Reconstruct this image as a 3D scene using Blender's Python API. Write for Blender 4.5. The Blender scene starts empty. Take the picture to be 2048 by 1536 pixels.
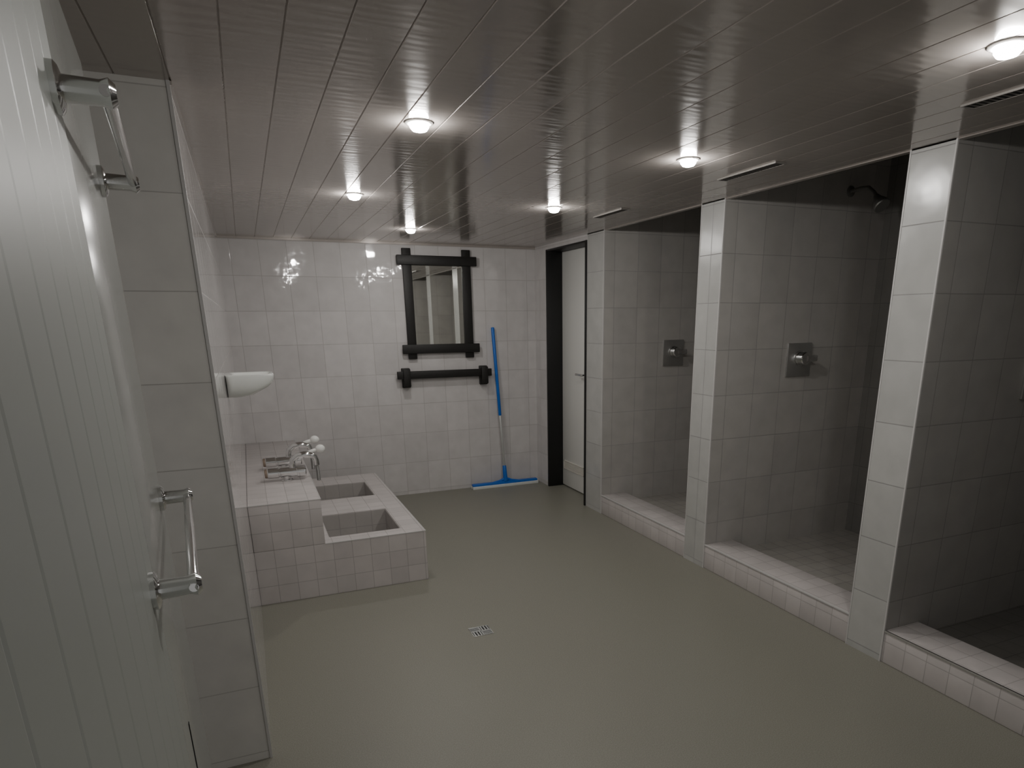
import bpy, bmesh, math
from mathutils import Vector, Matrix

COL = bpy.context.scene.collection
XR, YB, XL, ZC, H = 2.46, 5.88, -0.10, 2.126, 1.5
YREAR = -1.3
XS = 3.66       # back wall of the shower stalls
ZS = 2.45       # stall ceiling

# ---------------------------------------------------------------- materials
def new_mat(name):
    m = bpy.data.materials.new(name); m.use_nodes = True
    nt = m.node_tree
    return m, nt, nt.nodes["Principled BSDF"]

def simple(name, col, rough=0.5, metal=0.0, noise=0.0, nscale=20.0, bump=0.0, coat=0.0):
    m, nt, b = new_mat(name)
    b.inputs["Base Color"].default_value = (*col, 1)
    b.inputs["Roughness"].default_value = rough
    b.inputs["Metallic"].default_value = metal
    b.inputs["Coat Weight"].default_value = coat
    if noise > 0 or bump > 0:
        geo = nt.nodes.new("ShaderNodeNewGeometry")
        n = nt.nodes.new("ShaderNodeTexNoise"); n.inputs["Scale"].default_value = nscale
        n.inputs["Detail"].default_value = 2
        nt.links.new(geo.outputs["Position"], n.inputs["Vector"])
    if noise > 0:
        mx = nt.nodes.new("ShaderNodeMix"); mx.data_type = "RGBA"
        mx.inputs[6].default_value = (*[c*(1-noise) for c in col], 1)
        mx.inputs[7].default_value = (*[min(1, c*(1+noise)) for c in col], 1)
        nt.links.new(n.outputs["Fac"], mx.inputs[0])
        nt.links.new(mx.outputs[2], b.inputs["Base Color"])
    if bump > 0:
        bp = nt.nodes.new("ShaderNodeBump"); bp.inputs["Strength"].default_value = bump
        bp.inputs["Distance"].default_value = 0.002
        nt.links.new(n.outputs["Fac"], bp.inputs["Height"])
        nt.links.new(bp.outputs["Normal"], b.inputs["Normal"])
    return m

def tile_mat(name, col, grout, w, h, ox=0.0, oz=0.0, rough=0.16, gw=0.0035, var=0.04, wav=0.25, joint=0.35):
    """Glazed tiles in a straight grid along the world axes, on faces of any orientation."""
    m, nt, b = new_mat(name)
    N, L = nt.nodes, nt.links
    geo = N.new("ShaderNodeNewGeometry")
    sp = N.new("ShaderNodeSeparateXYZ"); L.new(geo.outputs["Position"], sp.inputs[0])
    sn = N.new("ShaderNodeSeparateXYZ"); L.new(geo.outputs["True Normal"], sn.inputs[0])
    def mth(op, a, bb=None):
        n = N.new("ShaderNodeMath"); n.operation = op
        for i, v in enumerate((a, bb)):
            if v is None: continue
            if isinstance(v, (int, float)): n.inputs[i].default_value = v
            else: L.new(v, n.inputs[i])
        return n.outputs[0]
    ax = mth("GREATER_THAN", mth("ABSOLUTE", sn.outputs[0]), 0.6)
    az = mth("GREATER_THAN", mth("ABSOLUTE", sn.outputs[2]), 0.6)
    def mix(f, a, bb):
        n = N.new("ShaderNodeMix"); n.data_type = "FLOAT"
        L.new(f, n.inputs[0]); L.new(a, n.inputs[2]); L.new(bb, n.inputs[3]); return n.outputs[0]
    u = mth("DIVIDE", mth("ADD", mix(ax, sp.outputs[0], sp.outputs[1]), ox + 20*w), w)
    v = mth("DIVIDE", mth("ADD", mix(az, sp.outputs[2], sp.outputs[1]), oz + 20*h), h)
    def edge(t, s):
        f = mth("FRACT", t)
        return mth("MULTIPLY", mth("MINIMUM", f, mth("SUBTRACT", 1.0, f)), s)
    d = mth("MINIMUM", edge(u, w), edge(v, h))
    mr = N.new("ShaderNodeMapRange"); L.new(d, mr.inputs[0])
    mr.inputs[1].default_value = gw*.35; mr.inputs[2].default_value = gw*.65
    mr.inputs[3].default_value = 0; mr.inputs[4].default_value = 1
    body = mr.outputs[0]     # 1 on the tile, 0 in the joint
    cid = N.new("ShaderNodeCombineXYZ"); L.new(mth("FLOOR", u), cid.inputs[0]); L.new(mth("FLOOR", v), cid.inputs[1])
    wn = N.new("ShaderNodeTexWhiteNoise"); wn.noise_dimensions = "2D"; L.new(cid.outputs[0], wn.inputs["Vector"])
    no = N.new("ShaderNodeTexNoise"); no.inputs["Scale"].default_value = 9; no.inputs["Detail"].default_value = 3
    L.new(geo.outputs["Position"], no.inputs["Vector"])
    r1 = N.new("ShaderNodeMapRange"); r1.inputs[3].default_value = 1-var; r1.inputs[4].default_value = 1+var; L.new(wn.outputs["Value"], r1.inputs[0])
    r2 = N.new("ShaderNodeMapRange"); r2.inputs[3].default_value = 0.88; r2.inputs[4].default_value = 1.12; L.new(no.outputs["Fac"], r2.inputs[0])
    mx = N.new("ShaderNodeMix"); mx.data_type = "RGBA"
    mx.inputs[6].default_value = (*grout, 1); mx.inputs[7].default_value = (*col, 1); L.new(body, mx.inputs[0])
    mul = N.new("ShaderNodeVectorMath"); mul.operation = "SCALE"
    L.new(mx.outputs[2], mul.inputs[0]); L.new(mth("MULTIPLY", r1.outputs[0], r2.outputs[0]), mul.inputs["Scale"])
    L.new(mul.outputs[0], b.inputs["Base Color"])
    rr = N.new("ShaderNodeMapRange"); rr.inputs[3].default_value = 0.6; rr.inputs[4].default_value = rough
    L.new(body, rr.inputs[0]); L.new(rr.outputs[0], b.inputs["Roughness"])
    n2 = N.new("ShaderNodeTexNoise"); n2.inputs["Scale"].default_value = 13; n2.inputs["Detail"].default_value = 1
    L.new(geo.outputs["Position"], n2.inputs["Vector"])
    hgt = mth("ADD", mth("MULTIPLY", body, joint), mth("MULTIPLY", n2.outputs["Fac"], wav*2.2))
    bp = N.new("ShaderNodeBump"); bp.inputs["Strength"].default_value = 0.6; bp.inputs["Distance"].default_value = 0.003
    L.new(hgt, bp.inputs["Height"])
    L.new(bp.outputs["Normal"], b.inputs["Normal"])
    return m

SM = .31/3
TILE = tile_mat("glazed_wall_tile", (0.60, 0.58, 0.575), (0.43, 0.41, 0.40), 0.200, 0.26, ox=0.02, oz=-0.03, gw=.0036, rough=.05, wav=.4)
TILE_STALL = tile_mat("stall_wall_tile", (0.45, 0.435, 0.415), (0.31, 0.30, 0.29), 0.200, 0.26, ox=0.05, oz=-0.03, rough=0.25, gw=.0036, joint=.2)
TILE_STALLD = tile_mat("stall_wall_tile_shaded", (0.30, 0.29, 0.275), (0.21, 0.205, 0.195), 0.200, 0.26, ox=0.05, oz=-0.03, rough=0.3, gw=.0036, joint=.2)  # darker copy of the stall tile, the third stall's shade put into its colour
TILE_STALLB = tile_mat("stall_back_tile_shaded", (0.19, 0.185, 0.175), (0.14, 0.135, 0.13), 0.200, 0.26, ox=0.05, oz=-0.03, rough=0.35, gw=.0038, joint=.2)  # stall tile darkened, shade deep in the stalls painted into the colour
TILE_PIER = tile_mat("pier_wall_tile", (0.46, 0.46, 0.445), (0.29, 0.285, 0.28), 0.40, 0.26, ox=0.3, oz=-0.03, rough=.22, gw=.0042, joint=.15)
TILE_CORNER = tile_mat("corner_wall_tile", (0.66, 0.645, 0.615), (0.46, 0.445, 0.425), 0.40, 0.26, ox=0.1, oz=-0.03, rough=.22, gw=.0032, joint=.05)
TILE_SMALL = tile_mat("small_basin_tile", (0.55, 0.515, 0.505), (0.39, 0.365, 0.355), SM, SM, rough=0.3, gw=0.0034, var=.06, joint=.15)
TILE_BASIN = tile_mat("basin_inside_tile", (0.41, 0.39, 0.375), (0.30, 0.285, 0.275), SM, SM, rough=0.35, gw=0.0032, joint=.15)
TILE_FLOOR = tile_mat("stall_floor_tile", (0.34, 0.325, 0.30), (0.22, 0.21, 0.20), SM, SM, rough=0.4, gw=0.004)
TILE_FLOORD = tile_mat("stall_floor_tile_shaded", (0.13, 0.125, 0.115), (0.09, 0.085, 0.08), SM, SM, rough=0.4, gw=0.004)  # darker copy of the stall floor tile, near stalls' shade painted in

def floor_mat():
    m, nt, b = new_mat("epoxy_floor"); N, L = nt.nodes, nt.links
    geo = N.new("ShaderNodeNewGeometry")
    n = N.new("ShaderNodeTexNoise"); n.inputs["Scale"].default_value = 260; n.inputs["Detail"].default_value = 2
    L.new(geo.outputs["Position"], n.inputs["Vector"])
    r = N.new("ShaderNodeValToRGB")
    r.color_ramp.elements[0].position = 0.3; r.color_ramp.elements[0].color = (0.190, 0.186, 0.153, 1)
    r.color_ramp.elements[1].position = 0.7; r.color_ramp.elements[1].color = (0.282, 0.277, 0.234, 1)
    L.new(n.outputs["Fac"], r.inputs[0]); L.new(r.outputs[0], b.inputs["Base Color"])
    b.inputs["Roughness"].default_value = 0.45
    bp = N.new("ShaderNodeBump"); bp.inputs["Strength"].default_value = 0.15; bp.inputs["Distance"].default_value = 0.001
    L.new(n.outputs["Fac"], bp.inputs["Height"]); L.new(bp.outputs["Normal"], b.inputs["Normal"])
    return m
FLOOR = floor_mat()

def ceil_mat():
    m, nt, b = new_mat("glossy_ceiling_panel"); N, L = nt.nodes, nt.links
    b.inputs["Base Color"].default_value = (0.43, 0.39, 0.36, 1)
    b.inputs["Roughness"].default_value = 0.15
    b.inputs["Metallic"].default_value = 0.3
    geo = N.new("ShaderNodeNewGeometry")
    # very gentle ripples along the boards (rolled plastic), which draw lamp reflections out lengthwise
    mp = N.new("ShaderNodeMapping"); mp.inputs["Scale"].default_value = (9.0, 40.0, 1.0)
    L.new(geo.outputs["Position"], mp.inputs["Vector"])
    n = N.new("ShaderNodeTexNoise"); n.inputs["Scale"].default_value = 1.0; n.inputs["Detail"].default_value = 0
    L.new(mp.outputs[0], n.inputs["Vector"])
    bp = N.new("ShaderNodeBump"); bp.inputs["Strength"].default_value = 1.0; bp.inputs["Distance"].default_value = 0.0006
    L.new(n.outputs["Fac"], bp.inputs["Height"]); L.new(bp.outputs["Normal"], b.inputs["Normal"])
    return m
CEIL = ceil_mat()
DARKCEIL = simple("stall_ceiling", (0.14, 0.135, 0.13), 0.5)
BLACKP = simple("black_frame_paint", (0.008, 0.008, 0.008), 0.45)
BLACKW = simple("black_stained_wood", (0.010, 0.009, 0.008), 0.55, noise=0.4, nscale=60, bump=0.4)
WHITE = simple("white_door_laminate", (0.80, 0.80, 0.77), 0.4)
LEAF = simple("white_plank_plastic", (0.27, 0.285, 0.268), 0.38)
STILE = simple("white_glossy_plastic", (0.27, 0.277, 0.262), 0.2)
CERAMIC = simple("white_ceramic", (0.80, 0.82, 0.79), 0.12, coat=0.5)
CHROME = simple("chrome", (0.78, 0.78, 0.78), 0.10, 1.0)
SATIN = simple("satin_chrome", (0.60, 0.60, 0.59), 0.30, 0.9)
DULL = simple("dull_chrome", (0.30, 0.30, 0.29), 0.4, 0.8)
BRASS = simple("worn_brown_cap", (0.36, 0.29, 0.23), 0.35, 0.7)
BALLM = simple("white_plastic_ball", (0.85, 0.85, 0.82), 0.25)
BLUE = simple("blue_plastic", (0.010, 0.13, 0.54), 0.35)
ALU = simple("pale_aluminium", (0.62, 0.63, 0.62), 0.35, 0.6)
RUBBER = simple("pale_rubber", (0.70, 0.72, 0.70), 0.6)
MIRROR = simple("mirror_glass", (0.88, 0.89, 0.85), 0.015, 1.0)
DARK = simple("dark_slot", (0.01, 0.01, 0.01), 0.7)
STEEL = simple("brushed_steel", (0.62, 0.62, 0.60), 0.3, 0.9)
VENT = simple("vent_plastic", (0.22, 0.205, 0.19), 0.4)
CAULK = simple("pale_joint", (0.56, 0.55, 0.54), 0.4)
RINGM = simple("white_lamp_ring", (0.5, 0.48, 0.46), 0.2, 0.5)
def emis(name, col, s):
    m, nt, b = new_mat(name)
    b.inputs["Base Color"].default_value = (*col, 1)
    b.inputs["Emission Color"].default_value = (*col, 1)
    b.inputs["Emission Strength"].default_value = s
    return m
BULB = emis("lit_bulb", (1.0, 0.97, 0.93), 400)

# ---------------------------------------------------------------- mesh helpers
def finish(bm, name, mat, smooth=False, auto=False):
    bmesh.ops.recalc_face_normals(bm, faces=bm.faces[:])
    me = bpy.data.meshes.new(name); bm.to_mesh(me); bm.free()
    o = bpy.data.objects.new(name, me); COL.objects.link(o)
    me.materials.append(mat)
    if smooth:
        for p in me.polygons: p.use_smooth = True
    if auto:
        for p in me.polygons: p.use_smooth = True
        try: me.set_sharp_from_angle(angle=math.radians(35))
        except Exception: pass
    return o

def add_box(bm, x0, x1, y0, y1, z0, z1, bev=0.0, M=None, seg=2):
    t = bmesh.new()
    bmesh.ops.create_cube(t, size=1)
    for v in t.verts:
        v.co = Vector((x0+(v.co.x+.5)*(x1-x0), y0+(v.co.y+.5)*(y1-y0), z0+(v.co.z+.5)*(z1-z0)))
    if bev > 0:
        bmesh.ops.bevel(t, geom=t.edges[:], offset=bev, segments=seg, profile=0.5, affect="EDGES")
    if M: bmesh.ops.transform(t, matrix=M, verts=t.verts[:])
    me = bpy.data.meshes.new("t"); t.to_mesh(me); t.free(); bm.from_mesh(me); bpy.data.meshes.remove(me)

def boxes(name, lst, mat, bev=0.0, M=None):
    bm = bmesh.new()
    for b in lst: add_box(bm, *b, bev=bev, M=M)
    return finish(bm, name, mat, auto=bev > 0)

def add_tube(bm, pts, r, seg=16, cap=True):
    pts = [Vector(p) for p in pts]; n = len(pts)
    rs = r if isinstance(r, (list, tuple)) else [r]*n
    rings = []; prev = None
    for i, p in enumerate(pts):
        if i == 0: t = pts[1]-p
        elif i == n-1: t = p-pts[i-1]
        else: t = (p-pts[i-1]).normalized()+(pts[i+1]-p).normalized()
        if t.length < 1e-9: t = prev
        t = t.normalized()
        if prev is None:
            a = Vector((0, 0, 1)) if abs(t.z) < .9 else Vector((1, 0, 0))
            u = t.cross(a).normalized()
        else:
            u = (u - t*u.dot(t)).normalized()
        w = t.cross(u); prev = t
        rings.append([bm.verts.new(p+(u*math.cos(k*2*math.pi/seg)+w*math.sin(k*2*math.pi/seg))*rs[i]) for k in range(seg)])
    for a, b in zip(rings, rings[1:]):
        for k in range(seg):
            bm.faces.new((a[k], a[(k+1) % seg], b[(k+1) % seg], b[k]))
    if cap:
        bm.faces.new(rings[0]); bm.faces.new(rings[-1])

def tube(name, pts, r, mat, seg=16):
    bm = bmesh.new(); add_tube(bm, pts, r, seg)
    return finish(bm, name, mat, auto=True)

def ball(bm, c, r, sc=(1, 1, 1), u=20, v=12):
    bmesh.ops.create_uvsphere(bm, u_segments=u, v_segments=v, radius=r,
        matrix=Matrix.Translation(c) @ Matrix.Diagonal((*sc, 1)))

def empty(name, loc):
    e = bpy.data.objects.new(name, None); e.location = loc; e.empty_display_size = .05
    COL.objects.link(e); return e

def recenter(o, loc):
    loc = Vector(loc); o.data.transform(Matrix.Translation(-loc)); o.location = loc

def child(o, parent, label=None):
    o.parent = parent
    o.location = Vector(o.location) - parent.location
    if label: o["label"] = label
    return o

def thing(o, label, cat, group=None):
    o["label"] = label; o["category"] = cat
    if group: o["group"] = group
    return o
def struct(o, label=None):
    o["kind"] = "structure"
    if label: o["label"] = label
    return o

# ---------------------------------------------------------------- room shell
struct(boxes("floor", [(-1.3, XR+.2, YREAR-.1, YB+.1, -.1, 0)], FLOOR), "matte grey-green epoxy floor")
struct(boxes("wall_back", [(XL-.3, XS+.1, YB, YB+.12, 0, ZS+.1)], TILE), "glossy pale tiled wall")
o = struct(boxes("wall_left", [(-1.3, XL, 2.29, YB, 0, ZC+.1)], TILE), "pale tiled wall ending in a corner")
o.data.materials.append(TILE_CORNER)
for p in o.data.polygons:
    if p.normal.y < -.5: p.material_index = 1
struct(boxes("wall_side", [(-1.4, -1.3, YREAR-.1, 2.4, 0, ZC+.1)], TILE))
DY0, DY1, DZ = 4.84, 5.62, 2.085
struct(boxes("wall_right", [
    (XR, 2.80, DY1, YB, 0, ZS+.1),
    (XR, 2.80, DY0, DY1, DZ, ZS+.1)], TILE), "tiled wall around the doorway")
part_y = [(4.57, DY0), (3.20, 3.41), (1.87, 2.065), (0.55, 0.75), (-.75, -.55)]
for i, (a, b) in enumerate(part_y):
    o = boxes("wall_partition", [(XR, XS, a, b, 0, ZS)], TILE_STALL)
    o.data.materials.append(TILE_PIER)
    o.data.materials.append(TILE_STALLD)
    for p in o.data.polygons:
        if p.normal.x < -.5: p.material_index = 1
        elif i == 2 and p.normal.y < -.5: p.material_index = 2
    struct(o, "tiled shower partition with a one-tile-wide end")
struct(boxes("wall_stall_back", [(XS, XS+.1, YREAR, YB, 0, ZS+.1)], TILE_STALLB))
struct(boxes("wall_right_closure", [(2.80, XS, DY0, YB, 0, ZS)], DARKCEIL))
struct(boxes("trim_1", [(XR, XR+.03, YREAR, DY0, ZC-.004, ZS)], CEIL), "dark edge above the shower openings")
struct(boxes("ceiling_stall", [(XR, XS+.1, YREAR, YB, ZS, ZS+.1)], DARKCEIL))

# glossy ceiling planks (single mesh with seams)
bm = bmesh.new()
pitch = .13; x = .295-pitch*13
rows = []
while x < XR-1e-6:
    x1 = min(x+pitch, XR)
    g = .0026
    prof = [(x, .0034), (x+g, .0)]
    for k in range(1, 6):
        t = k/6; prof.append((x+g+(x1-x-2*g)*t, -.0003*math.sin(math.pi*t)))
    prof += [(x1-g, .0)]
    rows += prof
    x = x1
va = [bm.verts.new((px, YREAR-.1, ZC+pz)) for px, pz in rows]
vb = [bm.verts.new((px, YB+.02, ZC+pz)) for px, pz in rows]
for i in range(len(rows)-1):
    bm.faces.new((va[i], va[i+1], vb[i+1], vb[i]))
add_box(bm, -1.4, XR, YREAR-.1, YB+.05, ZC+.012, ZC+.1)
o = finish(bm, "ceiling", CEIL, auto=True)
struct(o, "glossy grey plastic plank ceiling")
struct(boxes("trim_2", [(XL, XR, YB-.012, YB, ZC-.014, ZC)], CEIL))
struct(boxes("trim_3", [(XL, XL+.008, 2.29, YB, ZC-.01, ZC)], CEIL))
struct(boxes("trim_4", [(XL-.006, XL+.003, 2.286, 2.296, 0, ZC)], CAULK))
for i, (a, b) in enumerate(part_y[:4]):
    struct(boxes("trim_%d" % (5+i), [(XR-.0015, XR+.005, a-.0015, a+.005, .0, ZC), (XR-.0015, XR+.005, b-.005, b+.0015, .0, ZC)], CAULK))

# ---------------------------------------------------------------- stall floors and curbs
stalls = [(3.41, 4.57), (2.065, 3.20), (.75, 1.87), (-.55, .55)]
CW, CZ, SF = .22, .155, .09
for i, (a, b) in enumerate(stalls):
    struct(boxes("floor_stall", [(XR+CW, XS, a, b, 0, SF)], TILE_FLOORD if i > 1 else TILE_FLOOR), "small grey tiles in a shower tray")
    e = empty("shower_curb", (XR+CW/2, (a+b)/2, 0))
    child(boxes("curb_body", [(XR+.004, XR+CW, a, b, 0, CZ)], TILE_SMALL, bev=.004), e)
    child(boxes("edge_strip", [(XR, XR+.010, a, b, CZ-.009, CZ+.0015)], CHROME if i == 2 else CAULK, bev=.002), e,
          "polished metal edge strip" if i == 2 else "pale tiled edge strip")
    thing(e, "raised tiled shower curb with a polished metal edge" if i == 2 else "low tiled curb across a shower stall opening",
          "shower curb", "shower curbs")

def valve(x, y, z):
    e = empty("shower_valve", (x, y, z))
    child(boxes("plate", [(x-.095, x+.095, y-.012, y+.002, z-.10, z+.10)], SATIN, bev=.004), e)
    bm = bmesh.new()
    add_tube(bm, [(x, y-.012, z+.01), (x, y-.018, z+.01), (x, y-.02, z+.01), (x, y-.065, z+.01), (x, y-.07, z+.01)], [.046, .046, .038, .038, .034], 28)
    child(finish(bm, "knob", CHROME, auto=True), e)
    child(boxes("lever", [(x+.0, x+.09, y-.072, y-.040, z-.008, z+.030)], CHROME, bev=.007), e)
    return thing(e, "square chrome shower mixer valve on tiled wall", "shower valve", "shower valves")
valve(3.09, 4.57, 1.25); valve(3.08, 3.20, 1.26); valve(3.20, 1.87, 1.25)

def shower(x, y, z):
    e = empty("wall_shower", (x, y, z))
    bm = bmesh.new()
    add_tube(bm, [(x, y+.001, z), (x, y-.006, z), (x, y-.01, z)], [.03, .03, .02], 20)
    child(finish(bm, "flange", DULL, auto=True), e)
    child(tube("arm", [(x, y, z), (x, y-.08, z+.005), (x, y-.13, z), (x, y-.17, z-.03), (x, y-.19, z-.055)], .011, DULL), e)
    bm = bmesh.new()
    add_tube(bm, [(x, y-.185, z-.05), (x, y-.20, z-.065), (x, y-.225, z-.095), (x, y-.235, z-.108), (x, y-.24, z-.113)], [.014, .02, .042, .046, .042], 24)
    child(finish(bm, "shower_head", DULL, auto=True), e)
    return thing(e, "small chrome shower head on a wall arm", "shower", "wall showers")
shower(3.36, 3.20, 2.215); shower(3.36, 4.57, 2.215); shower(3.36, 1.87, 2.215)

# ---------------------------------------------------------------- doorway with recessed white door
e = empty("door_1", (2.6, (DY0+DY1)/2, 0)); struct(e, "white door in a black frame")
f = boxes("frame", [(XR-.006, 2.66, DY1-.025, DY1, 0, DZ), (XR-.012, 2.66, DY0-.004, DY0+.018, 0, DZ), (XR-.006, 2.66, DY0+.018, DY1-.025, DZ-.014, DZ)], BLACKP, bev=.002)
child(f, e, "black door frame"); f["kind"] = "structure"
lf = boxes("leaf", [(2.60, 2.64, DY0+.018, DY1-.025, .012, DZ-.014)], WHITE, bev=.002); child(lf, e, "plain white door leaf"); lf["kind"] = "structure"
Q = 2.60
lst = [(Q-.007, Q+.001, 5.15, 5.56, .17, .176), (Q-.007, Q+.001, 5.15, 5.56, .244, .25), (Q-.007, Q+.001, 5.15, 5.156, .17, .25), (Q-.007, Q+.001, 5.554, 5.56, .17, .25)]
for k in range(5): lst.append((Q-.005, Q+.001, 5.156, 5.554, .183+k*.012, .189+k*.012))
g = boxes("vent_grille", lst, simple("beige_grille", (.72, .69, .63), .5)); child(g, e); g["kind"] = "structure"
bm = bmesh.new()
add_tube(bm, [(Q, 5.10, 1.06), (Q-.01, 5.10, 1.06)], .024, 20)
add_tube(bm, [(Q-.005, 5.10, 1.06), (Q-.045, 5.10, 1.06), (Q-.053, 5.105, 1.06), (Q-.055, 5.12, 1.06), (Q-.055, 5.21, 1.06)], .009, 12)
hd = finish(bm, "handle", CHROME, auto=True); child(hd, e, "chrome lever handle"); hd["kind"] = "structure"

# ---------------------------------------------------------------- foot bath
fb = empty("foot_bath", (.37, 4.6, 0))
XW = XL+.0006; YW = YB-.001
D0, D1, DX, DZt = 3.76, 5.50, .84, .31
HX0, HX1 = .30, .715
holes = [(3.87, 4.36), (4.76, 5.22)]
lst = [(XW, DX, D0, holes[0][0], 0, DZt), (XW, DX, holes[0][1], holes[1][0], 0, DZt), (XW, DX, holes[1][1], D1, 0, DZt)]
for a, b in holes:
    lst += [(XW, HX0, a, b, 0, DZt), (HX1, DX, a, b, 0, DZt)]
child(boxes("tiled_base", lst, TILE_SMALL), fb)
child(boxes("ledge", [(XW, .27, D0-.001, YW, DZt, .57)], TILE_SMALL, bev=.003), fb)
for a, b in holes:
    t = .004
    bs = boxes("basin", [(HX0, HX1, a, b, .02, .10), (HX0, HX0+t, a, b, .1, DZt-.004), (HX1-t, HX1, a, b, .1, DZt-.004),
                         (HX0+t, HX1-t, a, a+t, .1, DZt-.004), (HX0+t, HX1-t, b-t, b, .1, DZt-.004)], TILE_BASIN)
    child(bs, fb, "sunken grey tiled basin")
child(boxes("edge_strip", [(HX0-.03, DX+.001, D0-.0025, D0+.003, DZt-.004, DZt+.001), (DX-.003, DX+.0025, D0, D1, DZt-.004, DZt+.001),
                           (XW, .2725, D0-.0035, D0+.003, .566, .571), (.268, .2725, D0, YW, .566, .571)], CAULK), fb, "pale edge strip")
thing(fb, "pale tiled foot bath with two sunken basins and raised ledge", "foot bath")

def tap(y):
    z = .571
    e = empty("basin_tap", (.16, y, z))
    bm = bmesh.new()
    h = .05
    add_tube(bm, [(.022, y, z+h), (.027, y, z+h), (.085, y, z+h), (.087, y, z+h), (.095, y, z+h), (.097, y, z+h), (.19, y, z+h), (.192, y, z+h), (.24, y, z+h), (.246, y, z+h)],
             [.029, .033, .033, .028, .028, .031, .031, .037, .037, .030], 24)
    add_tube(bm, [(.13, y, z), (.13, y, z+.006), (.13, y, z+.0065), (.13, y, z+.04)], [.036, .036, .02, .02], 20)
    child(finish(bm, "body", CHROME, auto=True), e)
    bm = bmesh.new(); add_tube(bm, [(.006, y, z+h), (.010, y, z+h), (.023, y, z+h)], [.024, .028, .029], 20)
    child(finish(bm, "end_cap", BRASS, auto=True), e, "worn brownish end cap")
    pts = [(.175, y, z+.06), (.168, y, z+.09), (.175, y, z+.122), (.205, y, z+.145), (.245, y, z+.150), (.28, y, z+.147), (.303, y, z+.136), (.312, y, z+.112), (.312, y, z+.08)]
    bm = bmesh.new(); add_tube(bm, pts, [.018, .018, .018, .019, .022, .021, .020, .018, .019], 16)
    child(finish(bm, "spout", CHROME, auto=True), e)
    pts = []; rs = []
    for k in range(33):
        t = k/32; pts.append((.312+.004*math.sin(t*2.4), y, z+.08-.10*t)); rs.append(.0115 if k % 2 else .0102)
    bm = bmesh.new(); add_tube(bm, pts, rs, 12)
    child(finish(bm, "hose", DULL, auto=True), e, "ribbed steel hose")
    bm = bmesh.new(); add_tube(bm, [(.255, y, z+.15), (.295, y, z+.168), (.33, y, z+.176)], [.013, .012, .011], 10)
    ball(bm, (.343, y, z+.178), .027, (1.1, 1, 1))
    child(finish(bm, "lever_knob", BALLM, smooth=True), e, "white ball knob")
    return thing(e, "chrome tap with white ball knob on the tiled ledge", "tap", "foot bath taps")
tap(4.33); tap(4.70)

# ---------------------------------------------------------------- soap dish
bm = bmesh.new()
y0, zt = 3.36, 1.285
n = 40
def out2(x0, x1, hy, z):
    out = []
    cx, hx = (x0+x1)/2, (x1-x0)/2
    for k in range(n):
        a = 2*math.pi*k/n; ca, sa = math.cos(a), math.sin(a)
        ex = math.copysign(abs(ca)**(.5 if ca > 0 else .2), ca); ey = math.copysign(abs(sa)**.45, sa)
        out.append(bm.verts.new((cx+hx*ex, y0+hy*ey, z)))
    return out
B = XL-.001
prof = [(B, XL+.06, .055, zt-.100), (B, XL+.11, .074, zt-.090), (B, XL+.170, .092, zt-.060), (B, XL+.194, .098, zt-.038),
        (B, XL+.201, .100, zt-.010), (B, XL+.200, .099, zt-.003), (XL+.003, XL+.196, .097, zt), (XL+.02, XL+.186, .088, zt-.003), (XL+.035, XL+.175, .078, zt-.014), (XL+.05, XL+.158, .062, zt-.020)]
prev = None
for i, pr in enumerate(prof):
    r = out2(*pr)
    if prev:
        for k in range(n): bm.faces.new((prev[k], prev[(k+1) % n], r[(k+1) % n], r[k]))
    else: bm.faces.new(r)
    prev = r
bm.faces.new(prev)
o = finish(bm, "soap_dish", CERAMIC, smooth=True); recenter(o, (XL, y0, zt-.05))
thing(o, "white ceramic soap dish projecting from the tiled wall", "soap dish")

# ---------------------------------------------------------------- mirror and rack
mi = empty("wall_mirror", (1.56, YB, 1.64))
def board(x0, x1, z0, z1, y0, y1, name, lab=None, par=mi):
    o = boxes(name, [(x0, x1, y0, y1, z0, z1)], BLACKW, bev=.005); child(o, par, lab)
board(1.265, 1.34, 1.195, 2.085, YB-.032, YB-.012, "frame_board")
board(1.775, 1.85, 1.195, 2.085, YB-.032, YB-.012, "frame_board")
board(1.215, 1.90, 1.955, 2.03, YB-.050, YB-.030, "frame_board")
board(1.215, 1.90, 1.24, 1.315, YB-.050, YB-.030, "frame_board")
child(boxes("mirror_glass", [(1.30, 1.82, YB-.012, YB-.001, 1.28, 2.0)], MIRROR), mi, "reflective mirror glass")
thing(mi, "mirror in a black rustic frame of crossed wooden boards", "mirror")

tr = empty("towel_rack", (1.57, YB, 1.06))
board(1.15, 2.00, 1.03, 1.095, YB-.062, YB-.040, "cross_board", par=tr)
board(1.195, 1.265, .955, 1.12, YB-.04, YB-.001, "bracket", par=tr)
board(1.895, 1.965, .955, 1.12, YB-.04, YB-.001, "bracket", par=tr)
board(1.20, 1.26, .965, 1.115, YB-.080, YB-.062, "bracket", par=tr)
board(1.90, 1.96, .965, 1.115, YB-.080, YB-.062, "bracket", par=tr)
thing(tr, "black rustic wooden rail mounted below the mirror", "towel rack")

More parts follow.
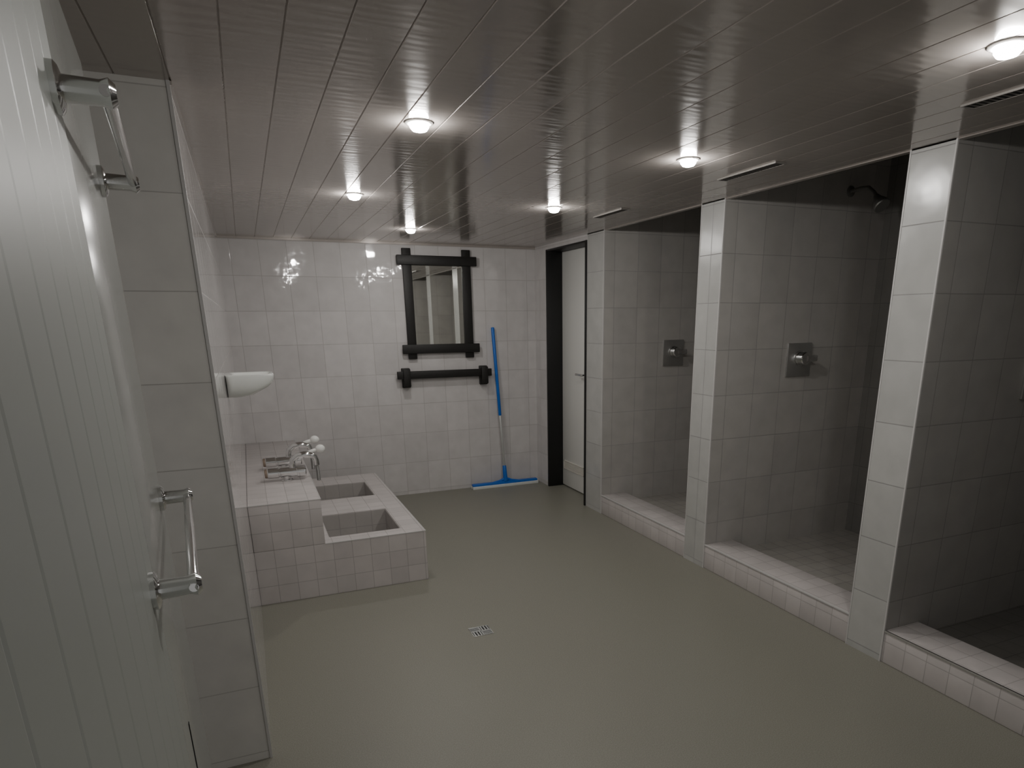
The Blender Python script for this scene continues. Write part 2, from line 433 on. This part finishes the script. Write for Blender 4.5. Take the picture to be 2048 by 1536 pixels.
# ---------------------------------------------------------------- floor squeegee
sq = empty("floor_squeegee", (2.08, YB-.1, 0))
yh = YB-.075
P0 = Vector((2.095, yh, .05)); P1 = Vector((2.035, YB-.018, 1.45))
at = lambda t: P0.lerp(P1, t)
def cyl(name, t0, t1, r, mat, lab=None):
    bm = bmesh.new(); pts = [at(t0), at(t0+.004), at(t1-.004), at(t1)]
    add_tube(bm, pts, [r*.8, r, r, r*.8], 18)
    return child(finish(bm, name, mat, auto=True), sq, lab)
cyl("shaft", .10, .46, .011, ALU, "bare pale aluminium shaft")
cyl("grip", .44, 1.0, .0145, BLUE, "blue plastic sleeve grip")
bm = bmesh.new()
add_tube(bm, [at(0), at(.03), at(.10), at(.105)], [.026, .021, .018, .014], 18)
add_box(bm, 2.095-.06, 2.095+.06, yh-.016, yh+.016, .034, .052, bev=.005)
for s in (-1, 1):
    add_tube(bm, [(2.095+s*.13, yh, .042), (2.095+s*.06, yh, .052), (2.095, yh, .075)], [.007, .010, .014], 10)
child(finish(bm, "socket", BLUE, auto=True), sq, "blue plastic handle socket")
child(boxes("head", [(1.765, 2.415, yh-.024, yh+.024, .024, .046)], BLUE, bev=.006), sq, "long blue plastic squeegee head")
child(boxes("rubber_blade", [(1.762, 2.418, yh-.036, yh-.018, 0, .026), (1.762, 2.418, yh+.010, yh+.028, 0, .026)], RUBBER, bev=.002), sq, "pale double rubber blade")
thing(sq, "blue floor squeegee leaning against the tiled wall", "squeegee")

# ---------------------------------------------------------------- floor drain
dx, dy, s = .905, 2.94, .052
dr = empty("floor_drain", (dx, dy, 0))
child(boxes("drain_frame", [(dx-s, dx+s, dy-s, dy-s+.004, 0, .003), (dx-s, dx+s, dy+s-.004, dy+s, 0, .003), (dx-s, dx-s+.004, dy-s+.004, dy+s-.004, 0, .003), (dx+s-.004, dx+s, dy-s+.004, dy+s-.004, 0, .003)], STEEL, bev=.0008), dr)
child(boxes("drain_pit", [(dx-s+.004, dx+s-.004, dy-s+.004, dy+s-.004, .0002, .0012)], DARK), dr, "dark drain opening")
lst = []
q = s-.004
for k in range(3):
    o0 = .0105+k*.0150; hw = .0036
    lst.append((dx-q, dx-.003, dy+o0-hw, dy+o0+hw, .0012, .003))
    lst.append((dx+.003, dx+q, dy-o0-hw, dy-o0+hw, .0012, .003))
    lst.append((dx+o0-hw, dx+o0+hw, dy+.003, dy+q, .0012, .003))
    lst.append((dx-o0-hw, dx-o0+hw, dy-q, dy-.003, .0012, .003))
lst += [(dx-q, dx+q, dy-.003, dy+.003, .0012, .0031), (dx-.003, dx+.003, dy-q, dy+q, .0012, .0031)]
child(boxes("grate", lst, ALU), dr, "steel grate with slots in four directions")
thing(dr, "small square steel floor drain set in the floor", "floor drain")

# ---------------------------------------------------------------- ceiling vents
for (ya, yb) in ((2.42, 2.80), (3.70, 4.05), (1.22, 1.60)):
    e = empty("ceiling_vent", (2.13, (ya+yb)/2, ZC))
    child(boxes("vent_slot", [(2.105, 2.155, ya, yb, ZC-.003, ZC+.002)], DARK), e, "dark slot")
    lst = [(2.10, 2.106, ya-.005, yb+.005, ZC-.006, ZC), (2.154, 2.16, ya-.005, yb+.005, ZC-.006, ZC), (2.106, 2.154, ya-.005, ya+.001, ZC-.006, ZC), (2.106, 2.154, yb-.001, yb+.005, ZC-.006, ZC)]
    k = ya+.02
    while k < yb-.01:
        lst.append((2.106, 2.154, k, k+.003, ZC-.005, ZC-.001)); k += .02
    child(boxes("louvre_frame", lst, VENT), e)
    thing(e, "narrow slotted air vent in the ceiling", "air vent", "ceiling vents")

# ---------------------------------------------------------------- recessed spotlights
def lamp(x, y):
    e = empty("ceiling_spotlight", (x, y, ZC))
    bm = bmesh.new()
    n = 32; prof = [(.046, 0), (.046, -.003), (.041, -.006), (.036, -.006), (.034, -.003), (.034, .0)]
    prev = None
    for r, z in prof:
        ring = [bm.verts.new((x+r*math.cos(2*math.pi*k/n), y+r*math.sin(2*math.pi*k/n), ZC+z)) for k in range(n)]
        if prev:
            for k in range(n): bm.faces.new((prev[k], prev[(k+1) % n], ring[(k+1) % n], ring[k]))
        prev = ring
    child(finish(bm, "trim_ring", RINGM, auto=True), e)
    bm = bmesh.new(); prev = None
    n = 16
    for r, z in [(.033, -.002), (.031, -.015), (.023, -.025), (.008, -.029)]:
        ring = [bm.verts.new((x+r*math.cos(2*math.pi*k/n), y+r*math.sin(2*math.pi*k/n), ZC+z)) for k in range(n)]
        if prev:
            for k in range(n): bm.faces.new((prev[k], prev[(k+1) % n], ring[(k+1) % n], ring[k]))
        prev = ring
    bm.faces.new(prev)
    child(finish(bm, "bulb", BULB, smooth=True), e, "glowing white bulb")
    thing(e, "small round lit spotlight recessed in the ceiling", "spotlight", "ceiling spotlights")
for x, y in ((.61, 2.42), (.60, 3.80), (1.16, 5.02), (1.72, 3.81), (1.74, 2.52), (1.76, 1.24), (.65, 1.05)):  # last lamp is out of view, added to light the open door leaf
    lamp(x, y)

# ---------------------------------------------------------------- open door leaf with towel rails
ang = math.atan(.079)
Mleaf = Matrix.Translation((-.079, 0, 0)) @ Matrix.Rotation(ang, 4, "Z")   # local +Y runs along the leaf, +X into the room
e = empty("door_2", (-.079-.079*1.0, 1.0, 0)); struct(e, "open white door leaf with vertical planks")
bm = bmesh.new()
y = .13; w = .091; g = .004
y_end = 1.04; z0, z1 = .012, 1.96
pr = []
YS = y
while y < y_end-.01:
    yn = min(y+w, y_end)
    pr += [(y, -.0007), (y+g, 0), (yn-g, 0)]
    y = yn
pr += [(y_end, -.0007)]
a = [bm.verts.new((px, py, z0)) for py, px in pr]; b = [bm.verts.new((px, py, z1)) for py, px in pr]
for i in range(len(pr)-1): bm.faces.new((a[i], a[i+1], b[i+1], b[i]))
back0 = bm.verts.new((-.04, YS, z0)); back1 = bm.verts.new((-.04, y_end, z0)); t0 = bm.verts.new((-.04, YS, z1)); t1 = bm.verts.new((-.04, y_end, z1))
bm.faces.new((back0, back1, t1, t0)); bm.faces.new([*a, back1, back0]); bm.faces.new([*b, t1, t0]); bm.faces.new((a[0], b[0], t0, back0)); bm.faces.new((a[-1], b[-1], t1, back1))
bmesh.ops.transform(bm, matrix=Mleaf, verts=bm.verts[:])
o = finish(bm, "plank_panel", LEAF); child(o, e, "white grooved vertical planks"); o["kind"] = "structure"
o = boxes("edge_board", [(-.04, -.001, 1.0415, 1.64, z0, z1)], STILE, bev=.002, M=Mleaf); child(o, e, "smooth glossy pale board"); o["kind"] = "structure"
o = boxes("slot", [(-.0015, .0003, 1.17, 1.178, .25, .84)], DARK, M=Mleaf); child(o, e, "dark narrow slot"); o["kind"] = "structure"

def rail(z):
    e = empty("towel_rail", Mleaf @ Vector((0, 1.25, z)))
    for yy in (.97, 1.53):
        bm = bmesh.new()
        def T(p): return Mleaf @ Vector(p)
        add_tube(bm, [T((-.001, yy, z)), T((.006, yy, z)), T((.009, yy, z)), T((.011, yy, z)), T((.045, yy, z)), T((.054, yy, z)), T((.060, yy, z))],
                 [.026, .026, .022, .014, .013, .016, .010], 24)
        child(finish(bm, "mount", CHROME, auto=True), e, "chrome round mount")
    bm = bmesh.new()
    add_tube(bm, [T((.050, .955, z)), T((.050, .965, z)), T((.050, 1.535, z)), T((.050, 1.545, z))], [.006, .0075, .0075, .006], 18)
    child(finish(bm, "bar", CHROME, auto=True), e)
    thing(e, "chrome towel rail fixed to the white door leaf", "towel rail", "chrome towel rails")
rail(1.745); rail(1.16)

# ---------------------------------------------------------------- world (even fill light, added through the left-out rear wall) and camera
w = bpy.data.worlds.new("World"); bpy.context.scene.world = w; w.use_nodes = True
w.node_tree.nodes["Background"].inputs[0].default_value = (1.0, 0.99, .96, 1)
w.node_tree.nodes["Background"].inputs[1].default_value = .30

cam = bpy.data.cameras.new("camera"); co = bpy.data.objects.new("camera", cam); COL.objects.link(co)
R = Matrix(((.911856, .125945, -.390713), (-.410436, .261546, -.873577), (-.007833, .956939, .290184)))
co.matrix_world = Matrix.Translation((0, 0, H)) @ R.to_4x4()
cam.sensor_fit = "HORIZONTAL"; cam.sensor_width = 36; cam.lens = 36*1326/2048
cam.shift_x = -84/2048; cam.shift_y = 276/2048
cam.clip_start = .02
bpy.context.scene.camera = co
